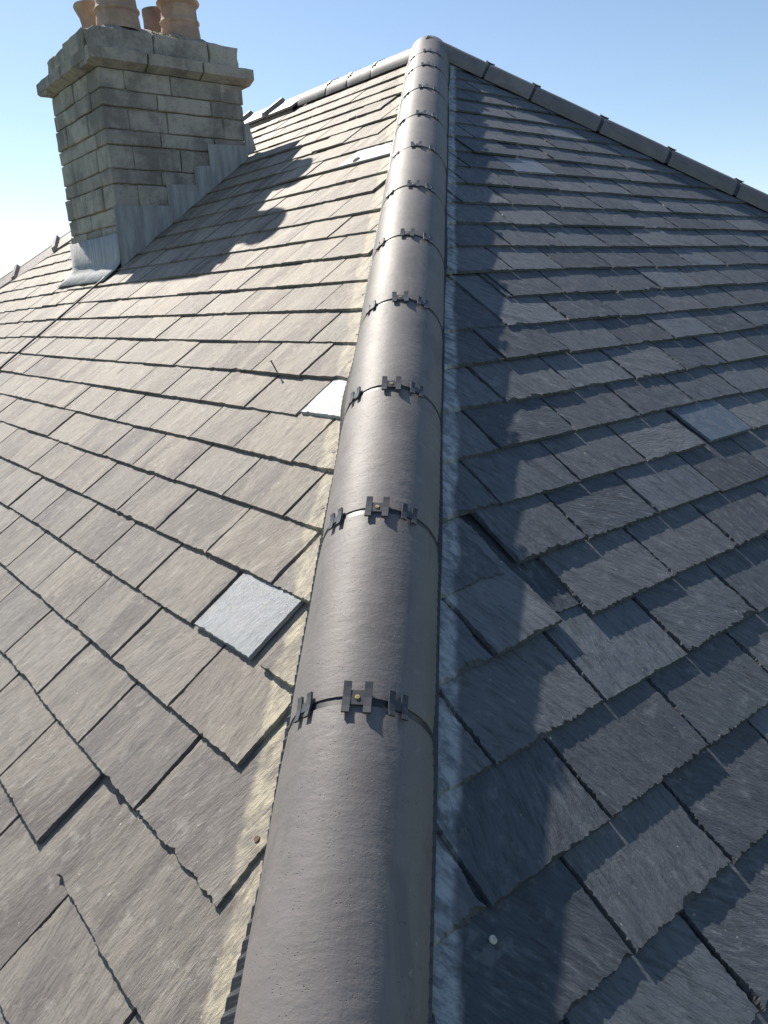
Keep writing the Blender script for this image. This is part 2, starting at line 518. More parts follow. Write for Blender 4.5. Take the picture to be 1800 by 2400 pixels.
class Side:
    def __init__(self, root, left):
        self.root, self.left = root, left
        self.items = []

    def sag(self, u):
        return -0.034 * max(0.0, u - 4.7) if self.left else 0.0

    def add(self, k, u0, u1, v, skew=0.0, lift=0.0, fresh=0.0, length=LEN, tone=None, rot=None, gap=0.0030, shape=None):
        cu = (u0 + u1) / 2
        v = v + (self.sag(cu) if not fresh else 0)
        poly = shape or [(u0 + gap, v, 'tail'), (u1 - gap, v, 'side'), (u1 - gap, v + length, 'head'), (u0 + gap, v + length, 'side')]
        # under the near hip capping
        if self.left:
            poly = clip_poly(poly, 1, -CP, -0.045)
            poly = clip_poly(poly, -1, -CP, RY + AX - 0.05)
        else:
            poly = clip_poly(poly, 1, -CP, -0.045)
            poly = clip_poly(poly, -1, -CP, 2 * AX - 0.05)
        poly = clip_poly(poly, 0, -1, AX / CP - 0.03)
        if len(poly) < 3:
            return
        # area check
        ar = sum(poly[i][0] * poly[(i + 1) % len(poly)][1] - poly[(i + 1) % len(poly)][0] * poly[i][1] for i in range(len(poly))) / 2
        if ar < 0.0015:
            return
        us = [p[0] for p in poly]
        vs2 = [p[1] for p in poly]
        cu, cv = (min(us) + max(us)) / 2, min(vs2)
        # exposed part in the picture
        fn = lpt if self.left else rpt
        px = [project(fn(a, min(b, cv + G))) for a, b, _ in poly] + [project(fn(cu, cv + G * 0.5))]
        if any(p is None for p in px):
            return
        x0, x1 = max(0, min(p[0] for p in px)), min(1800, max(p[0] for p in px))
        y0, y1 = max(0, min(p[1] for p in px)), min(2400, max(p[1] for p in px))
        vis = max(0, x1 - x0) * max(0, y1 - y0) * 0.5
        near = px[-1][2]
        if x1 < x0 - 700 or y1 < y0 - 700:
            return
        self.items.append(dict(poly=[(a - cu, b - cv, c) for a, b, c in poly], cu=cu, cv=cv, skew=skew, lift=lift, fresh=fresh, vis=vis, depth=near,
                               tone=rng.betavariate(1.1, 1.1) if tone is None else tone, seed=rng.random() * 1e6, rot=rot))

    def basis(self, it):
        n = NL if self.left else NR
        eu = Vector((0, 1, 0)) if self.left else Vector((1, 0, 0))
        ev = Vector((CP, 0, CP * TP)) if self.left else Vector((0, CP, CP * TP))
        # tail proud, head tucked in
        a = TILT
        ev2 = (ev - n * a).normalized()
        rgs = random.Random(it['seed'])
        roll = rgs.uniform(-0.006, 0.006)
        eu2 = (eu + n * roll)
        eu2 = (eu2 - ev2 * eu2.dot(ev2)).normalized()
        # on the left slope u runs against the screen: keep a right-handed frame
        n2 = eu2.cross(ev2)
        if n2.dot(n) < 0:
            n2 = -n2
        o = (lpt if self.left else rpt)(it['cu'], it['cv'], it['lift'] + rgs.uniform(-0.0008, 0.0028))
        sk = it['skew'] + rgs.uniform(-0.0035, 0.0035)
        cx, sx = math.cos(sk), math.sin(sk)
        return o, eu2 * cx + ev2 * sx, ev2 * cx - eu2 * sx, n2

    def geo(self, it):
        rg = random.Random(it['seed'] + 1)
        d = it['depth']
        step = 0.004 if d < 1.9 else (0.008 if d < 3.2 else 0.018)
        vs_, fs = slate_geo(it['poly'], step, T * 0.9, rg, 0.55 if it['fresh'] else (0.6 if self.left else 1.2))
        if self.left:       # u to the left of the picture: flip winding so that normals face out
            fs = [tuple(reversed(f)) for f in fs]
        ang = it['rot'] if it['rot'] is not None else (rg.gauss(0.05, 0.14) if self.left else rg.gauss(-0.35, 0.35))
        ca, sa = math.cos(ang), math.sin(ang)
        ox, oy, oz = rg.uniform(0, 60), rg.uniform(0, 60), rg.uniform(0, 60)
        suv = [(ca * x - sa * y + ox, sa * x + ca * y + oy, z + oz) for x, y, z in vs_]
        return vs_, fs, suv

    def build(self, sun_warmth, label_far):
        items = sorted([i for i in self.items], key=lambda i: -i['vis'])
        ns = min(329, sum(1 for i in items if i['vis'] > 1))
        single, mass = items[:ns], items[ns:]
        print('slates', self.left, len(items), sum(1 for i in items if i['vis'] > 1), 'smallest single', single[-1]['vis'])
        for it in single:
            vs_, fs, suv = self.geo(it)
            me = mesh('slate', vs_, fs)
            wv = sun_warmth(it)
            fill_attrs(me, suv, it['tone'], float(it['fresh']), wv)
            me.materials.append(M_SLATE)
            o, ex, ey, ez = self.basis(it)
            so = link('slate', me, None, self.root)
            so.matrix_local = frame(o, ex, ey, ex.cross(ey))
            if self.left:
                # left-handed local frame baked into the mesh instead of a mirrored object
                me.transform(Matrix.Diagonal((1, 1, -1, 1)))
            if it['fresh']:
                so['label'] = 'smooth paler replacement slate'
        if mass:
            V, F, S, Rn, Fr, Wa = [], [], [], [], [], []
            for it in mass:
                vs_, fs, suv = self.geo(it)
                o, ex, ey, ez = self.basis(it)
                k0 = len(V)
                V += [o + ex * x + ey * y + ez * z for x, y, z in vs_]
                F += [tuple(i + k0 for i in f) for f in fs]
                S += suv
                Rn += [it['tone']] * len(fs)
                Fr += [float(it['fresh'])] * len(fs)
                Wa += [sun_warmth(it)] * len(fs)
            me = mesh('slate_courses', V, F)
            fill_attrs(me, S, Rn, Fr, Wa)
            so = link('slate_courses', me, M_SLATE, self.root)
            so['kind'] = 'stuff'
            so['label'] = label_far


left = Side(SL_L, True)
right = Side(SL_R, False)

# chimney footprint (plan)
CX0, CX1, CY0, CY1 = 1.747, 2.705, 4.46, 5.32

skipped = -9
for k, v in V_L.items():
    base = 0.742 if k % 2 else 0.595
    P = 0.2956
    edge = v * CP + 0.175
    n0 = math.floor((edge - base) / P)
    js = [base + P * (n0 + i) for i in range(0, 34)]
    js = [j + (rng.uniform(-0.013, 0.013)) for j in js]
    for a, b in zip(js, js[1:]):
        if a > 9.4 - v * CP:
            break
        f = dict(fresh=0.0, skew=0.0, lift=0.0)
        if a < edge:            # piece that runs under the capping
            w_ = b - edge
            if k in (1, 2):
                continue
            if k in (0, 3, 4, 5, 6, 7, 8):
                pass
            elif k - skipped > 1 and (w_ < 0.05 or (k > 8 and w_ < 0.2 and rng.random() < 0.6)):
                skipped = k
                continue
            if k == 3:
                f['lift'] = -0.004
        if k == 7 and a < 1.2:
            continue
        if k == 3 and 0.65 < a < 0.85:
            continue
        if k == 0 and 0.5 < a < 0.7:
            left.add(k, 0.578, 0.806, v)
            continue
        if k == 0 and 0.8 < a < 0.95:
            left.add(k, 0.912, b, v)
            continue
        if k == 17 and 2.35 < a < 2.65:
            left.add(k, 2.40, 2.83, v, fresh=0.8, lift=0.002, tone=0.8)
            continue
        x0, x1 = v * CP, (v + G) * CP
        if x0 > CX0 - 0.03 and x1 < CX1 + 0.02 and a > CY0 + 0.02 and b < CY1 - 0.02:
            continue
        if rng.random() < 0.035:
            f['skew'] = rng.uniform(-0.02, 0.02)
            f['lift'] = rng.uniform(0, 0.003)
        left.add(k, a, b, v - (rng.uniform(0, 0.004)), **f)
# the pale replacement slates and the slipped hip pieces
left.add(3, 0.772, 1.012, 0.531, fresh=1.0, lift=0.003, skew=0.0, tone=0.42)
left.add(7, 1.06, 1.336, 1.170, fresh=1.0, lift=0.001, skew=-0.01, tone=0.9)

for k, v in V_R.items():
    base = 0.762 if k % 2 else 0.614
    P = 0.303
    edge = v * CP + 0.175
    n0 = math.floor((edge - base) / P)
    js = [base + P * (n0 + i) for i in range(0, 34)]
    js = [j + (rng.uniform(-0.014, 0.014)) for j in js]
    for i, (a, b) in enumerate(zip(js, js[1:])):
        if a > 7.2 - v * CP:
            break
        f = dict(fresh=0.0, skew=0.0, lift=0.0)
        if a < edge and b - edge < 0.035:
            continue
        if k == 3:
            if a < edge:
                right.add(k, a, 0.768, v)
                continue
            if 0.7 < a < 0.8:
                right.add(k, 0.766, 0.975, v + 0.004, skew=0.045, lift=0.006)
                right.add(k, 0.93, 1.078, v + 0.03, lift=-0.009)
                continue
        if k == 4:
            if a < 0.8:
                right.add(k, 0.5, 0.935, v - 0.006)
                continue
            if 0.85 < a < 1.0:
                right.add(k, 0.985, 1.226, v + 0.006, lift=0.003)
                continue
        if k == 5 and 1.93 < a < 2.06:
            right.add(k, 2.0, 2.262, v + 0.002, fresh=1.0, lift=0.005, skew=0.012, tone=0.0)
            continue
        if k == 10 and a < edge:
            right.add(k, 1.0, 1.80, v, fresh=0.75, lift=0.002, tone=0.15)
            continue
        if k == 10 and a < 1.75:
            right.add(k, 1.803, b, v)
            continue
        if k == 16 and 2.6 < a < 2.8:
            f['fresh'] = 0.9
            f['tone'] = 0.25
        if k == 19 and 3.4 < a < 3.6:
            f['fresh'] = 0.6
            f['tone'] = 0.3
        if rng.random() < 0.05:
            f['skew'] = rng.uniform(-0.03, 0.03)
            f['lift'] = rng.uniform(0, 0.004)
        right.add(k, a, b, v - rng.uniform(-0.003, 0.006), **f)

left.build(lambda it: min(1.0, max(0.4, 0.66 + 0.2 * (it['cv'] - 0.4) + 0.25 * (random.Random(it['seed']).random() - 0.5))), 'slate courses beyond the edge of the view')  # warm sunlight painted into the slate colour, stronger upslope
right.build(lambda it: 0.10 * random.Random(it['seed']).random(), 'slate courses beyond the edge of the view')  # slope in shade: slates take the darker blue colour


# ------------------------------------------------------------------ cappings
def half_round(length, R=0.124, th=0.014, arc=84, seg=26, cuts=8, seed=0):
    """one half-round capping tile along +y, crown up, its axis at z=0"""
    V, F = [], []
    rows = cuts + 1
    for j in range(rows):
        y = length * j / cuts
        for i in range(seg + 1):
            a = math.radians(-arc + 2 * arc * i / seg)
            rr = R + 0.0012 * noise.noise(Vector((a * 1.5, y * 9, seed)))
            if j in (0, rows - 1):
                rr -= 0.0022
            V.append((rr * math.sin(a), y, rr * math.cos(a)))
    n = len(V)
    for j in range(rows):
        y = length * j / cuts
        for i in range(seg + 1):
            a = math.radians(-arc + 2 * arc * i / seg)
            V.append(((R - th) * math.sin(a), y, (R - th) * math.cos(a)))
    w_ = seg + 1
    for j in range(rows - 1):
        for i in range(seg):
            a = j * w_ + i
            F.append((a, a + 1, a + w_ + 1, a + w_))
            F.append((n + a, n + a + w_, n + a + w_ + 1, n + a + 1))
        for i in (0, seg):
            a = j * w_ + i
            q = (a, a + w_, n + a + w_, n + a)
            F.append(q if i == 0 else tuple(reversed(q)))
    for j in (0, rows - 1):
        for i in range(seg):
            a = j * w_ + i
            q = (a, n + a, n + a + 1, a + 1)
            F.append(q if j == 0 else tuple(reversed(q)))
    me = mesh('hip_tile', V, F, True)
    me.set_sharp_from_angle(angle=math.radians(40))
    return me


def arc_strip(R0, R1, y0, y1, arc=80, seg=24):
    V, F = [], []
    for i in range(seg + 1):
        a = math.radians(-arc + 2 * arc * i / seg)
        s, c = math.sin(a), math.cos(a)
        V += [(R1 * s, y0, R1 * c), (R1 * s, y1, R1 * c), (R0 * s, y0, R0 * c), (R0 * s, y1, R0 * c)]
    for i in range(seg):
        a, b = 4 * i, 4 * i + 4
        F += [(a, b, b + 1, a + 1), (a + 2, a + 3, b + 3, b + 2), (a, a + 2, b + 2, b), (a + 1, b + 1, b + 3, a + 3)]
    me = mesh('joint_union', V, F, True)
    me.set_sharp_from_angle(angle=math.radians(40))
    return me


def clip_mesh(w_, l_, bar, cross, th):
    """H shaped clip lying in xy, slightly curled ends"""
    bm = bmesh.new()
    h, o, c = l_ / 2, w_ / 2, cross / 2

    def slab(x0, x1, ys, z_of):
        rows = []
        for y in ys:
            z = z_of(y)
            rows.append([bm.verts.new(p) for p in ((x0, y, z + th), (x1, y, z + th), (x1, y, z), (x0, y, z))])
        for p, q in zip(rows, rows[1:]):
            for i in range(4):
                bm.faces.new((p[i], p[(i + 1) % 4], q[(i + 1) % 4], q[i]))
        bm.faces.new(rows[0][::-1])
        bm.faces.new(rows[-1])
    curl = lambda y: 0.0008 + 0.0022 * (y / h) ** 2
    ys = [-h, -h * 0.6, 0, h * 0.6, h]
    slab(-o, -o + bar, ys, curl)
    slab(o - bar, o, ys, curl)
    slab(-o + bar, o - bar, [-c, c], lambda y: 0.0)
    bmesh.ops.recalc_face_normals(bm, faces=bm.faces)
    me = bpy.data.meshes.new('clip')
    bm.to_mesh(me)
    bm.free()
    return me


def screw_mesh(r_=0.0048):
    bm = bmesh.new()
    bmesh.ops.create_cone(bm, cap_ends=True, segments=16, radius1=r_, radius2=r_ * 0.8, depth=0.003)
    for a in (0, math.pi / 2):
        ret = bmesh.ops.create_cube(bm, size=1.0, matrix=Matrix.Translation((0, 0, 0.0012)) @ Matrix.Rotation(a + 0.5, 4, 'Z') @ Matrix.Diagonal((r_ * 1.1, r_ * 0.22, 0.0012, 1)))
    me = bpy.data.meshes.new('screw')
    bm.to_mesh(me)
    bm.free()
    return me


ME_TILES = [half_round(0.4285, seed=s) for s in (1, 8, 15)]
ME_UNION = arc_strip(0.1105, 0.1195, -0.016, 0.016)
ME_CLIP_BIG = clip_mesh(0.046, 0.056, 0.0125, 0.026, 0.004)
ME_CLIP = clip_mesh(0.033, 0.044, 0.0105, 0.017, 0.004)
ME_SCREW = screw_mesh()
for me_, mt in [(m_, M_TILE) for m_ in ME_TILES] + [(ME_UNION, M_RUBBER), (ME_CLIP_BIG, M_CLIP), (ME_CLIP, M_CLIP), (ME_SCREW, M_BRASS)]:
    me_.materials.append(mt)


def axis_frame(origin, d):
    y = d.normalized()
    x = y.cross(Vector((0, 0, 1))).normalized()
    z = x.cross(y)
    return frame(origin, x, y, z)


def capping(name, origin, d, joints, start, end, zc, label, cat, detail=2, tile_name='hip_tile', arc_clips=(40, -3, -33)):
    """half-round tiles between joints measured along d; detail 2 = clips and screws"""
    root = empty(name, origin)
    tag(root, label, cat)
    base = axis_frame(Vector((0, 0, 0)), d)
    ends = [start] + joints + [end]
    for i, (a, b) in enumerate(zip(ends, ends[1:])):
        L = b - a - 0.016
        if abs(L - 0.4285) < 0.012:
            me = ME_TILES[i % 3]
        else:
            me = half_round(L, seed=i * 3.3)
            me.materials.append(M_TILE)
        rg = random.Random(i + 5)
        t = link(tile_name, me, None, root)
        t.matrix_local = base @ Matrix.Translation((rg.uniform(-0.0012, 0.0012), a + 0.008, zc + rg.uniform(-0.001, 0.001))) @ Matrix.Rotation(rg.uniform(-0.003, 0.003), 4, 'Z')
    for i, j in enumerate(joints):
        u = link('joint_union', ME_UNION, None, root)
        u.matrix_local = base @ Matrix.Translation((0, j, zc))
        rg = random.Random(i + 50)
        for n_, ang in enumerate(arc_clips):
            a = math.radians(-ang + rg.uniform(-1.5, 1.5))
            big = n_ == 1
            m_ = Matrix.Rotation(a, 4, 'Y') @ Matrix.Translation((0, rg.uniform(-0.002, 0.002), 0.1235)) @ Matrix.Rotation(rg.uniform(-0.06, 0.06), 4, 'Z')
            cl = link('clip', ME_CLIP_BIG if big else ME_CLIP, None, u)
            cl.matrix_local = m_
            if big and detail > 1:
                s_ = link('screw', ME_SCREW, None, u)
                s_.matrix_local = m_ @ Matrix.Translation((0, 0, 0.0046))
    return root


HL = AX * math.sqrt(2 + TP * TP)
J = [0.695 + 0.4445 * i for i in range(10)] + [5.005]
HIP = capping('hip_capping', Vector((0, 0, 0)), HD, [-0.66, -0.24, 0.19] + J, -1.0835, HL + 0.045, -0.062,
              'half-round grey concrete capping on the near hip, running from the foreground up to the peak', 'hip capping')

DC = Vector((1, -1, -TP)).normalized()
capping('hip_capping', Vector((AX, AX, za)), DC, [0.382, 0.69, 1.14, 1.592, 2.046, 2.49, 2.935, 3.38], -0.03, 3.83, -0.062,
        'shaded half-round capping on the hip falling away from the peak beyond the dark slope', 'hip capping', detail=1, arc_clips=(0, -3))
DRY = Vector((0, 1, 0))
capping('ridge_capping', Vector((AX, AX, za)), DRY, [0.425, 0.682, 0.927], -0.02, 1.285, -0.095,
        'short run of new half-round capping on the level ridge beside the peak', 'ridge capping', detail=1, tile_name='ridge_tile')


def angle_tile(length, wing=0.165, drop=0.62, th=0.016):
    """old angular capping, one roll collar at the lower end"""
    V, F = [], []
    sec = []
    for s in (-1, 1):
        pass
    prof = [(-wing, -wing * drop), (-0.018, -0.018 * drop + 0.004), (0, 0.010), (0.018, -0.018 * drop + 0.004), (wing, -wing * drop)]
    inn = [(x * 0.98, z - th) for x, z in prof]
    for y in (0, length):
        V += [(x, y, z) for x, z in prof] + [(x, y, z) for x, z in inn]
    n = len(prof)
    for i in range(n - 1):
        F.append((i, i + 1, 2 * n + i + 1, 2 * n + i))
        F.append((n + i, 3 * n + i, 3 * n + i + 1, n + i + 1))
        F.append((i, n + i, n + i + 1, i + 1))
        F.append((2 * n + i, 2 * n + i + 1, 3 * n + i + 1, 3 * n + i))
    for i in (0, n - 1):
        F.append((i, 2 * n + i, 3 * n + i, n + i))
    me = mesh('angle_tile', V, F)
    me.materials.append(M_OLDCAP)
    return me


def collar(wing=0.172, drop=0.62, wid=0.05, up=0.026):
    prof = [(-wing, -wing * drop), (0, 0.012), (wing, -wing * drop)]
    V, F = [], []
    for y, k in ((-wid / 2, 0.0), (-wid * 0.34, up), (wid * 0.34, up), (wid / 2, 0.0)):
        V += [(x * (1 + k * 0.5), y, z + k) for x, z in prof]
    V += [(x, y, z - 0.012) for y in (-wid / 2, wid / 2) for x, z in prof]
    for j in range(3):
        for i in range(2):
            a = j * 3 + i
            F.append((a, a + 1, a + 4, a + 3))
    F += [(0, 3, 6, 9, 15, 12), (2, 14, 17, 11, 8, 5), (0, 12, 13, 1), (1, 13, 14, 2), (9, 10, 16, 15), (10, 11, 17, 16)]
    me = mesh('collar', V, F)
    me.materials.append(M_OLDCAP)
    return me


ME_COLLAR = collar()


def old_capping(name, origin, d, tiles, zc, label, cat, bed=0.7):
    root = empty(name, origin)
    tag(root, label, cat)
    base = axis_frame(Vector((0, 0, 0)), d)
    y0, y1 = tiles[0][0] - 0.0, tiles[-1][1] - 0.02
    V, F, n = [], [], 40
    for i in range(n + 1):
        y = y0 + (y1 - y0) * i / n
        for x, z in ((-0.158, -0.158 * bed - 0.03), (-0.150 + 0.006 * noise.noise(Vector((y * 9, 1, 0))), -0.15 * bed + 0.012), (0, 0.0), (0.150, -0.15 * bed + 0.012), (0.158, -0.158 * bed - 0.03)):
            V.append((x, y, z))
    for i in range(n):
        for k in range(4):
            a = i * 5 + k
            F.append((a, a + 1, a + 6, a + 5))
    bo = link('mortar_bedding', mesh('mortar_bedding', V, F), M_MORTAR, root)
    bo.matrix_local = base
    for i, (a, b, has) in enumerate(tiles):
        rg = random.Random(i * 7 + 3)
        t = link('angle_tile', angle_tile(b - a - 0.004), None, root)
        t.matrix_local = base @ Matrix.Translation((0, a, zc + rg.uniform(-0.006, 0.006))) @ Matrix.Rotation(rg.uniform(-0.01, 0.01), 4, 'X')
        if has:
            c = link('collar', ME_COLLAR, None, t)
            c.matrix_local = Matrix.Translation((0, b - a, 0.004))
    return root


old_capping('ridge_capping', Vector((AX, AX, za)), DRY, [(1.29, 1.66, True), (1.665, 2.14, True), (2.145, 2.40, False)], 0.028,
            'old angular clay ridge tiles with raised collars behind the chimney', 'ridge capping')
DB = Vector((-1, 1, -TP)).normalized()
old_capping('hip_capping', Vector((AX, RY, za)), DB, [(0.02 + 0.47 * i, 0.49 + 0.47 * i, True) for i in range(11)], 0.035,
            'old angular clay hip tiles with raised collars, seen past the lower side of the chimney', 'hip capping', bed=0.52)


# ribbed black roll under the near capping
def roll(side):
    V, F = [], []
    s0, s1 = -0.9, HL - 0.1
    nseg = int((s1 - s0) / 0.0055)
    for i in range(nseg + 1):
        s = s0 + (s1 - s0) * i / nseg
        wave = 0.0035 * math.sin(i * math.pi / 2)
        ext = 0.125 + 0.003 + 0.030 * max(0.0, min(1.0, (0.48 - s) / 0.28)) + 0.009 * math.exp(-((s - 1.72) / 0.12) ** 2) + 0.005 * noise.noise(Vector((s * 3.1, side * 4, 0)))
        if side < 0:
            ext = 0.1285 + 0.006 * noise.noise(Vector((s * 2.1, 9, 0)))
        for f, a in ((0.0, 0.108), (1.0, ext)):
            p = HD * s + N1 * (side * a)
            p.z += -a * TP / math.sqrt(2) * 1.0 + 0.0075 + wave * (0.3 + 0.7 * f) + (0.006 if f == 0 else 0)
            V.append(p)
    for i in range(nseg):
        a = 2 * i
        F.append((a, a + 1, a + 3, a + 2) if side < 0 else (a, a + 2, a + 3, a + 1))
    me = mesh('ribbed_roll', V, F)
    o = link('ribbed_roll', me, M_RUBBER, HIP)
    md = o.modifiers.new('thickness', 'SOLIDIFY')
    md.thickness = 0.001
    return o


roll(1)
roll(-1)


# ------------------------------------------------------------------ chimney
CH = empty('chimney_stack', (CX0, CY0, CX0 * TP))
tag(CH, 'weathered sandstone chimney stack with lead flashing and four clay pots', 'chimney')
chm = Matrix.Translation(-Vector(CH.location))


def chlink(name, me, mat, parent=None):
    o = link(name, me, mat, parent or CH)
    if parent is None:
        me.transform(chm)
    else:
        me.transform(chm)
    return o


def rough_block(x0, x1, y0, y1, z0, z1, seed, amp=0.0045, cuts=3):
    bm = bmesh.new()
    bmesh.ops.create_cube(bm, size=1.0)
    bmesh.ops.scale(bm, vec=(x1 - x0, y1 - y0, z1 - z0), verts=bm.verts)
    bmesh.ops.bevel(bm, geom=list(bm.edges), offset=0.005, segments=1, affect='EDGES')
    bmesh.ops.subdivide_edges(bm, edges=[e_ for e_ in bm.edges if e_.calc_length() > 0.05], cuts=cuts, use_grid_fill=True)
    bmesh.ops.translate(bm, vec=((x0 + x1) / 2, (y0 + y1) / 2, (z0 + z1) / 2), verts=bm.verts)
    for v in bm.verts:
        d = noise.noise_vector(v.co * 14 + Vector((seed * 3.7, 0, 0)))
        v.co += d * amp
    me = bpy.data.meshes.new('stone')
    bm.to_mesh(me)
    bm.free()
    me.shade_smooth()
    me.set_sharp_from_angle(angle=math.radians(35))
    return me


# mortar core
core = rough_block(CX0 + 0.014, CX1 - 0.014, CY0 + 0.014, CY1 - 0.014, 1.0, 2.47, 1, 0.003, 2)
core.name = 'mortar_core'
chlink('mortar_core', core, M_MORTAR)
courses = [1.05, 1.235, 1.34, 1.475, 1.575, 1.71, 1.795, 1.93, 2.015, 2.14, 2.235, 2.350]
rc = random.Random(21)


def run_blocks(a0, a1, flip, lo=0.2, hi=0.38):
    out, a = [], a0
    while a < a1 - 0.01:
        L = rc.uniform(lo, hi)
        if a1 - a - L < 0.12:
            L = a1 - a
        out.append((a, a + L))
        a += L
    return out


TH = 0.16
for ci, (z0, z1) in enumerate(zip(courses, courses[1:])):
    gz = 0.0035
    odd = ci % 2
    j = lambda: rc.uniform(-0.008, 0.006)
    # faces that run in x
    for yy, s in ((CY0, 1), (CY1, -1)):
        xa, xb = (CX0, CX1) if odd else (CX0 + TH, CX1 - TH)
        for a, b in run_blocks(xa, xb, odd):
            y0, y1 = sorted((yy + j(), yy + s * TH))
            chlink('stone', rough_block(a + 0.0025, b - 0.0025, y0, y1, z0 + gz, z1 - gz, rc.random() * 99), M_STONE)
    for xx, s in ((CX0, 1), (CX1, -1)):
        ya, yb = (CY0, CY1) if not odd else (CY0 + TH, CY1 - TH)
        for a, b in run_blocks(ya, yb, odd, 0.16, 0.30):
            x0, x1 = sorted((xx + j(), xx + s * TH))
            chlink('stone', rough_block(x0, x1, a + 0.0025, b - 0.0025, z0 + gz, z1 - gz, rc.random() * 99), M_STONE)


# projecting cornice of chamfered slabs
def cornice_slab(p0, p1, outdir, seed):
    """slab between plan points p0, p1 on the wall face, projecting along outdir"""
    p0, p1, o = Vector(p0), Vector(p1), Vector(outdir)
    z0, z1, z2, pr = 2.350, 2.378, 2.438, 0.064
    sec = [(-0.12, z0), (0.004, z0), (pr, z1), (pr, z2), (-0.12, z2 + 0.004)]
    n = 7
    V, F = [], []
    for i in range(n):
        p = p0.lerp(p1, i / (n - 1))
        for dd, z in sec:
            q = p + o * dd
            v = Vector((q.x, q.y, z))
            v += noise.noise_vector(v * 11 + Vector((seed, 0, 0))) * 0.006
            V.append(v)
    m = len(sec)
    for i in range(n - 1):
        for k in range(m):
            a, b = i * m + k, i * m + (k + 1) % m
            F.append((a, b, b + m, a + m))
    F.append(tuple(range(m - 1, -1, -1)))
    F.append(tuple((n - 1) * m + k for k in range(m)))
    me = mesh('cornice_stone', V, F)
    bm = bmesh.new()
    bm.from_mesh(me)
    bmesh.ops.recalc_face_normals(bm, faces=bm.faces)
    bm.to_mesh(me)
    bm.free()
    return me


pe = 0.064
for (p0, p1, od, cuts_) in (((CX0 - pe, CY0), (CX1 + pe, CY0), (0, -1), 3), ((CX0 - pe, CY1), (CX1 + pe, CY1), (0, 1), 3), ((CX0, CY0 - 0.0), (CX0, CY1), (-1, 0), 2), ((CX1, CY0), (CX1, CY1), (1, 0), 2)):
    P0, P1 = Vector(p0), Vector(p1)
    for i in range(cuts_):
        a, b = P0.lerp(P1, i / cuts_ + 0.004), P0.lerp(P1, (i + 1) / cuts_ - 0.004)
        chlink('cornice_stone', cornice_slab(a, b, od, i * 5 + rc.random() * 30), M_STONE)
# parapet course above the cornice
for yy, s in ((CY0 - 0.004, 1), (CY1 + 0.004, -1)):
    for a, b in run_blocks(CX0 + 0.005, CX1 - 0.005, 0, 0.26, 0.4):
        y0, y1 = sorted((yy, yy + s * TH))
        chlink('stone', rough_block(a + 0.003, b - 0.003, y0, y1, 2.442, 2.572 + rc.uniform(-0.016, 0.014), rc.random() * 99, 0.016), M_STONE)
for xx, s in ((CX0 - 0.004, 1), (CX1 + 0.004, -1)):
    for a, b in run_blocks(CY0 + TH, CY1 - TH, 0, 0.22, 0.34):
        x0, x1 = sorted((xx, xx + s * TH))
        chlink('stone', rough_block(x0, x1, a + 0.003, b - 0.003, 2.442, 2.572 + rc.uniform(-0.016, 0.014), rc.random() * 99, 0.016), M_STONE)


def flaunching():
    V, F = [], []
    nx, ny = 20, 18
    for i in range(nx + 1):
        for k in range(ny + 1):
            fx, fy = i / nx, k / ny
            x = CX0 + 0.025 + (CX1 - CX0 - 0.05) * fx
            y = CY0 + 0.025 + (CY1 - CY0 - 0.05) * fy
            ed = min(fx * (CX1 - CX0), (1 - fx) * (CX1 - CX0), fy * (CY1 - CY0), (1 - fy) * (CY1 - CY0))
            z = 2.545 + 0.125 * (1 - math.exp(-max(0, ed - 0.03) / 0.09)) + 0.020 * noise.noise(Vector((x * 9, y * 9, 3)))
            V.append((x, y, z))
    w_ = ny + 1
    for i in range(nx):
        for k in range(ny):
            a = i * w_ + k
            F.append((a, a + w_, a + w_ + 1, a + 1))
    return mesh('flaunching', V, F, True)


chlink('flaunching', flaunching(), M_MORTAR)


def lathe(prof, cx, cy, seg=36):
    V, F = [], []
    for rr, z in prof:
        for i in range(seg):
            a = 2 * math.pi * i / seg
            V.append((cx + rr * math.cos(a), cy + rr * math.sin(a), z))
    for j in range(len(prof) - 1):
        for i in range(seg):
            a, b = j * seg + i, j * seg + (i + 1) % seg
            F.append((a, b, b + seg, a + seg))
    me = mesh('chimney_pot', V, F, True)
    me.set_sharp_from_angle(angle=math.radians(50))
    return me


def bead(r0, z, h, out):
    return [(r0 + out * math.sin(math.pi * i / 6), z - h / 2 + h * i / 6) for i in range(7)]


def pot(cx, cy, prof, label, mat=None):
    o = chlink('chimney_pot', lathe(prof, cx, cy), mat or M_POT)
    o['label'] = label
    return o


zb = 2.62
pot(2.02, 4.71, [(0.135, zb), (0.130, 2.68)] + bead(0.124, 2.735, 0.035, 0.012) + [(0.122, 2.77), (0.112, 2.90)] + bead(0.112, 2.945, 0.05, 0.022) + [(0.122, 2.98), (0.122, 3.0), (0.098, 3.0), (0.095, 2.7)], 'tall banded clay pot at the near corner, cut by the top of the frame')
pot(2.44, 4.72, [(0.128, zb), (0.122, 2.69)] + bead(0.117, 2.735, 0.032, 0.010) + [(0.114, 2.77), (0.112, 2.81)] + bead(0.113, 2.85, 0.05, 0.024) + [(0.112, 2.89), (0.128, 2.94), (0.128, 2.955), (0.10, 2.955), (0.09, 2.7)], 'clay pot with a thick rolled rim on the uphill side')
pot(2.02, 5.09, [(0.085, zb), (0.080, 2.76), (0.088, 2.80), (0.112, 2.845), (0.118, 2.86), (0.114, 2.872), (0.095, 2.865), (0.07, 2.7)], 'short clay pot with a flared rim')
pot(2.46, 5.09, [(0.094, zb), (0.090, 2.86), (0.094, 2.88), (0.094, 2.915), (0.082, 2.918), (0.078, 2.7)], 'plain dark pot standing behind the others', M_SOOT)


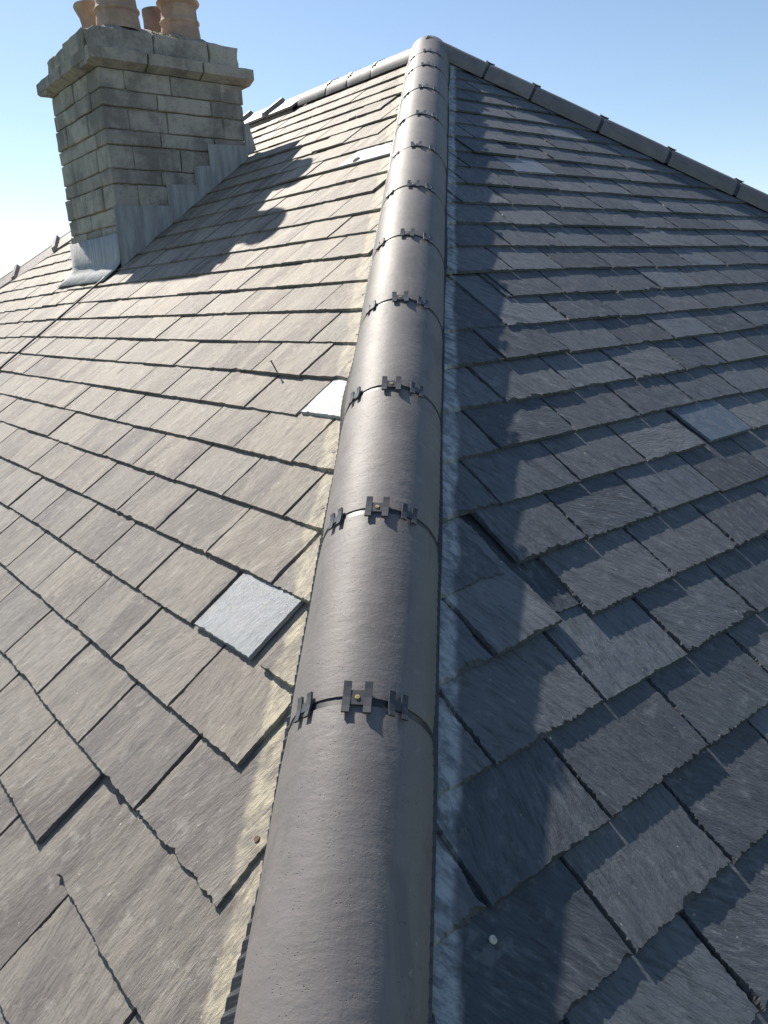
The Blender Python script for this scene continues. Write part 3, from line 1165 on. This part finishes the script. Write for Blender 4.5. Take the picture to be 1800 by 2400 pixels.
# dry moss along the top edges
def moss(pts, seed):
    rg = random.Random(seed)
    V, F = [], []
    for p in pts:
        for _ in range(46):
            a = rg.uniform(0, 6.283)
            d = abs(rg.gauss(0, 0.02))
            c = Vector(p) + Vector((math.cos(a) * d, math.sin(a) * d, -d * 0.35))
            h = rg.uniform(0.006, 0.020) * (1 - d * 6 if d < 0.1 else 0.4)
            t = c + Vector((rg.uniform(-0.012, 0.012), rg.uniform(-0.012, 0.012), max(0.006, h)))
            s = Vector((rg.uniform(-1, 1), rg.uniform(-1, 1), 0)).normalized() * 0.005
            k = len(V)
            V += [c - s, c + s, t]
            F.append((k, k + 1, k + 2))
    return mesh('moss', V, F)


def flz(x, y):
    ed = min(x - CX0, CX1 - x, y - CY0, CY1 - y)
    return 2.555 + 0.125 * (1 - math.exp(-max(0, ed - 0.03) / 0.09))


mp = [(1.80 + 0.02 * (i % 3), 4.70 + 0.03 * i) for i in range(9)] + [(1.84, 4.82), (1.86, 4.88), (2.24, 4.53), (2.30, 4.52), (2.19, 4.54)]
mo = chlink('moss', moss([(x, y, flz(x, y)) for x, y in mp], 4), M_MOSS)
mo['kind'] = 'stuff'


# lead flashing
def sheet(poly, th=0.003):
    """poly of 3d points -> thin sheet extruded both ways along its normal"""
    P = [Vector(p) for p in poly]
    n_ = (P[1] - P[0]).cross(P[2] - P[0]).normalized() * th / 2
    m = len(P)
    V = [p + n_ for p in P] + [p - n_ for p in P]
    F = [tuple(range(m)), tuple(range(2 * m - 1, m - 1, -1))] + [(i, m + i, m + (i + 1) % m, (i + 1) % m) for i in range(m)]
    return mesh('lead_flashing', V, F)


yf = CY0 - 0.013
steps = [(1.735, 2.10, 1.585, 1.592), (2.092, 2.302, 1.72, 1.723), (2.296, 2.415, 1.836, 1.846), (2.408, 2.70, 1.975, 1.985)]
for i, (a, b, za_, zb_) in enumerate(steps):
    y_ = yf - 0.0035 * (i % 2)
    chlink('lead_flashing', sheet([(a, y_, a * TP - 0.004), (b, y_, b * TP - 0.004), (b, y_, zb_), (a, y_, za_)]), M_LEAD)
xf = CX0 - 0.013
# front upstand with a dressed-over apron
fr = []
ny = 14
V, F = [], []
for i in range(ny + 1):
    y = CY0 - 0.022 + (CY1 + 0.03 - CY0) * i / ny
    wv = 0.004 * noise.noise(Vector((y * 7, 0, 0)))
    foot = xf * TP
    for x, z in ((xf - 0.001 + wv, 1.425 + wv), (xf - 0.004 + wv, foot + 0.05), (xf - 0.012, foot + 0.022), (xf - 0.045, (xf - 0.045) * TP + 0.017 + wv), (xf - 0.135 + 3 * wv, (xf - 0.135) * TP + 0.014)):
        V.append((x, y, z))
for i in range(ny):
    for k in range(4):
        a = i * 5 + k
        F.append((a, a + 5, a + 6, a + 1))
apron = mesh('lead_flashing', V, F, True)
ap = chlink('lead_flashing', apron, M_LEAD)
ap.modifiers.new('thickness', 'SOLIDIFY').thickness = 0.003
# small back corner weathering
chlink('lead_flashing', sheet([(CX1 - 0.02, CY0 - 0.02, CX1 * TP + 0.0), (CX1 + 0.055, CY0 - 0.02, (CX1 + 0.055) * TP + 0.008), (CX1 + 0.012, CY0 - 0.02, CX1 * TP + 0.2), (CX1 - 0.02, CY0 - 0.02, CX1 * TP + 0.2)], 0.02), M_LEAD)


# ------------------------------------------------------------------ small things
def tube(pts, r_, seg=8):
    V, F = [], []
    for i, p in enumerate(pts):
        d = (pts[min(i + 1, len(pts) - 1)] - pts[max(i - 1, 0)]).normalized()
        x = d.orthogonal().normalized()
        y = d.cross(x)
        for k in range(seg):
            a = 2 * math.pi * k / seg
            V.append(p + x * (r_ * math.cos(a)) + y * (r_ * math.sin(a)))
    for i in range(len(pts) - 1):
        for k in range(seg):
            a, b = i * seg + k, i * seg + (k + 1) % seg
            F.append((a, b, b + seg, a + seg))
    F += [tuple(range(seg)), tuple((len(pts) - 1) * seg + k for k in range(seg - 1, -1, -1))]
    return V, F


cpts = []
for i in range(46):
    v = 2.14 - 0.032 * i
    u = 4.56 - 0.075 * min(1, (2.14 - v) / 0.15) + 0.008 * math.sin(v * 7) - 0.03 * max(0, 1.5 - v)
    cpts.append(lpt(u, v, 0.0065 + 0.002 * noise.noise(Vector((v * 6, 0, 0)))))
Vc, Fc = tube(cpts, 0.0055)
tag(link('roof_cable', mesh('roof_cable', Vc, Fc, True), M_CABLE), 'thin dark cable lying down the slates from the chimney corner', 'cable')

n0 = lpt(1.628, 1.312, 0.0)
n1_ = lpt(1.636, 1.322, 0.04)
Vn, Fn = tube([n0, n0.lerp(n1_, 0.93), n1_], 0.0022)
Vh, Fh = tube([n1_ - (n1_ - n0).normalized() * 0.002, n1_ + (n1_ - n0).normalized() * 0.001], 0.0045)
k0 = len(Vn)
tag(link('slate_nail', mesh('slate_nail', Vn + Vh, Fn + [tuple(i + k0 for i in f) for f in Fh], False), M_RUST), 'bent nail standing up from the lower edge of a sunlit slate', 'nail')


def crumb(p, n_, size, seed, flat=0.5):
    bm = bmesh.new()
    bmesh.ops.create_icosphere(bm, subdivisions=2, radius=size)
    for v in bm.verts:
        v.co *= 1 + 0.45 * noise.noise(v.co * (2.2 / size) + Vector((seed, 0, 0)))
        v.co.z *= flat
    me = bpy.data.meshes.new('mortar_crumb')
    bm.to_mesh(me)
    bm.free()
    q = n_.to_track_quat('Z', 'Y').to_matrix().to_4x4()
    me.transform(Matrix.Translation(p) @ q)
    return me


tag(link('mortar_crumb', crumb(rpt(0.438, 0.172, -0.006), NR, 0.0062, 3, 0.7), M_GRIT), 'small pale crumb on the big shaded slate by the near hip', 'crumb')
tag(link('mortar_crumb', crumb(lpt(2.708, 2.776, 0.004), NL, 0.020, 9), M_GRIT), 'white crumb on the edge of the pale upper slate', 'crumb')
rg = random.Random(12)
for u, v, s in [(1.22, 1.06, 0.016), (1.03, 0.90, 0.013), (1.02, 0.86, 0.011), (1.47, 1.50, 0.016), (1.38, 1.38, 0.012), (1.6, 1.70, 0.012), (1.68, 1.8, 0.011), (2.34, 2.66, 0.016), (2.30, 2.58, 0.012), (2.5, 2.86, 0.018), (2.75, 3.2, 0.014), (2.86, 3.3, 0.016)]:
    uu = v * CP + 0.175 + rg.uniform(0.008, 0.035)
    me = crumb(lpt(uu, v, -0.004), NL, s * 0.62, rg.random() * 50, 0.4)
    o = link('mortar_bit', me, M_MORTAR, SL_L)

nh = lpt(0.465, 0.308, -0.007)
Vq, Fq = tube([nh, nh + NL * 0.0022], 0.005, 12)
link('nail_head', mesh('nail_head', Vq, Fq), M_RUST, SL_L)

sc.render.engine = 'CYCLES'
sc.cycles.use_denoising = True
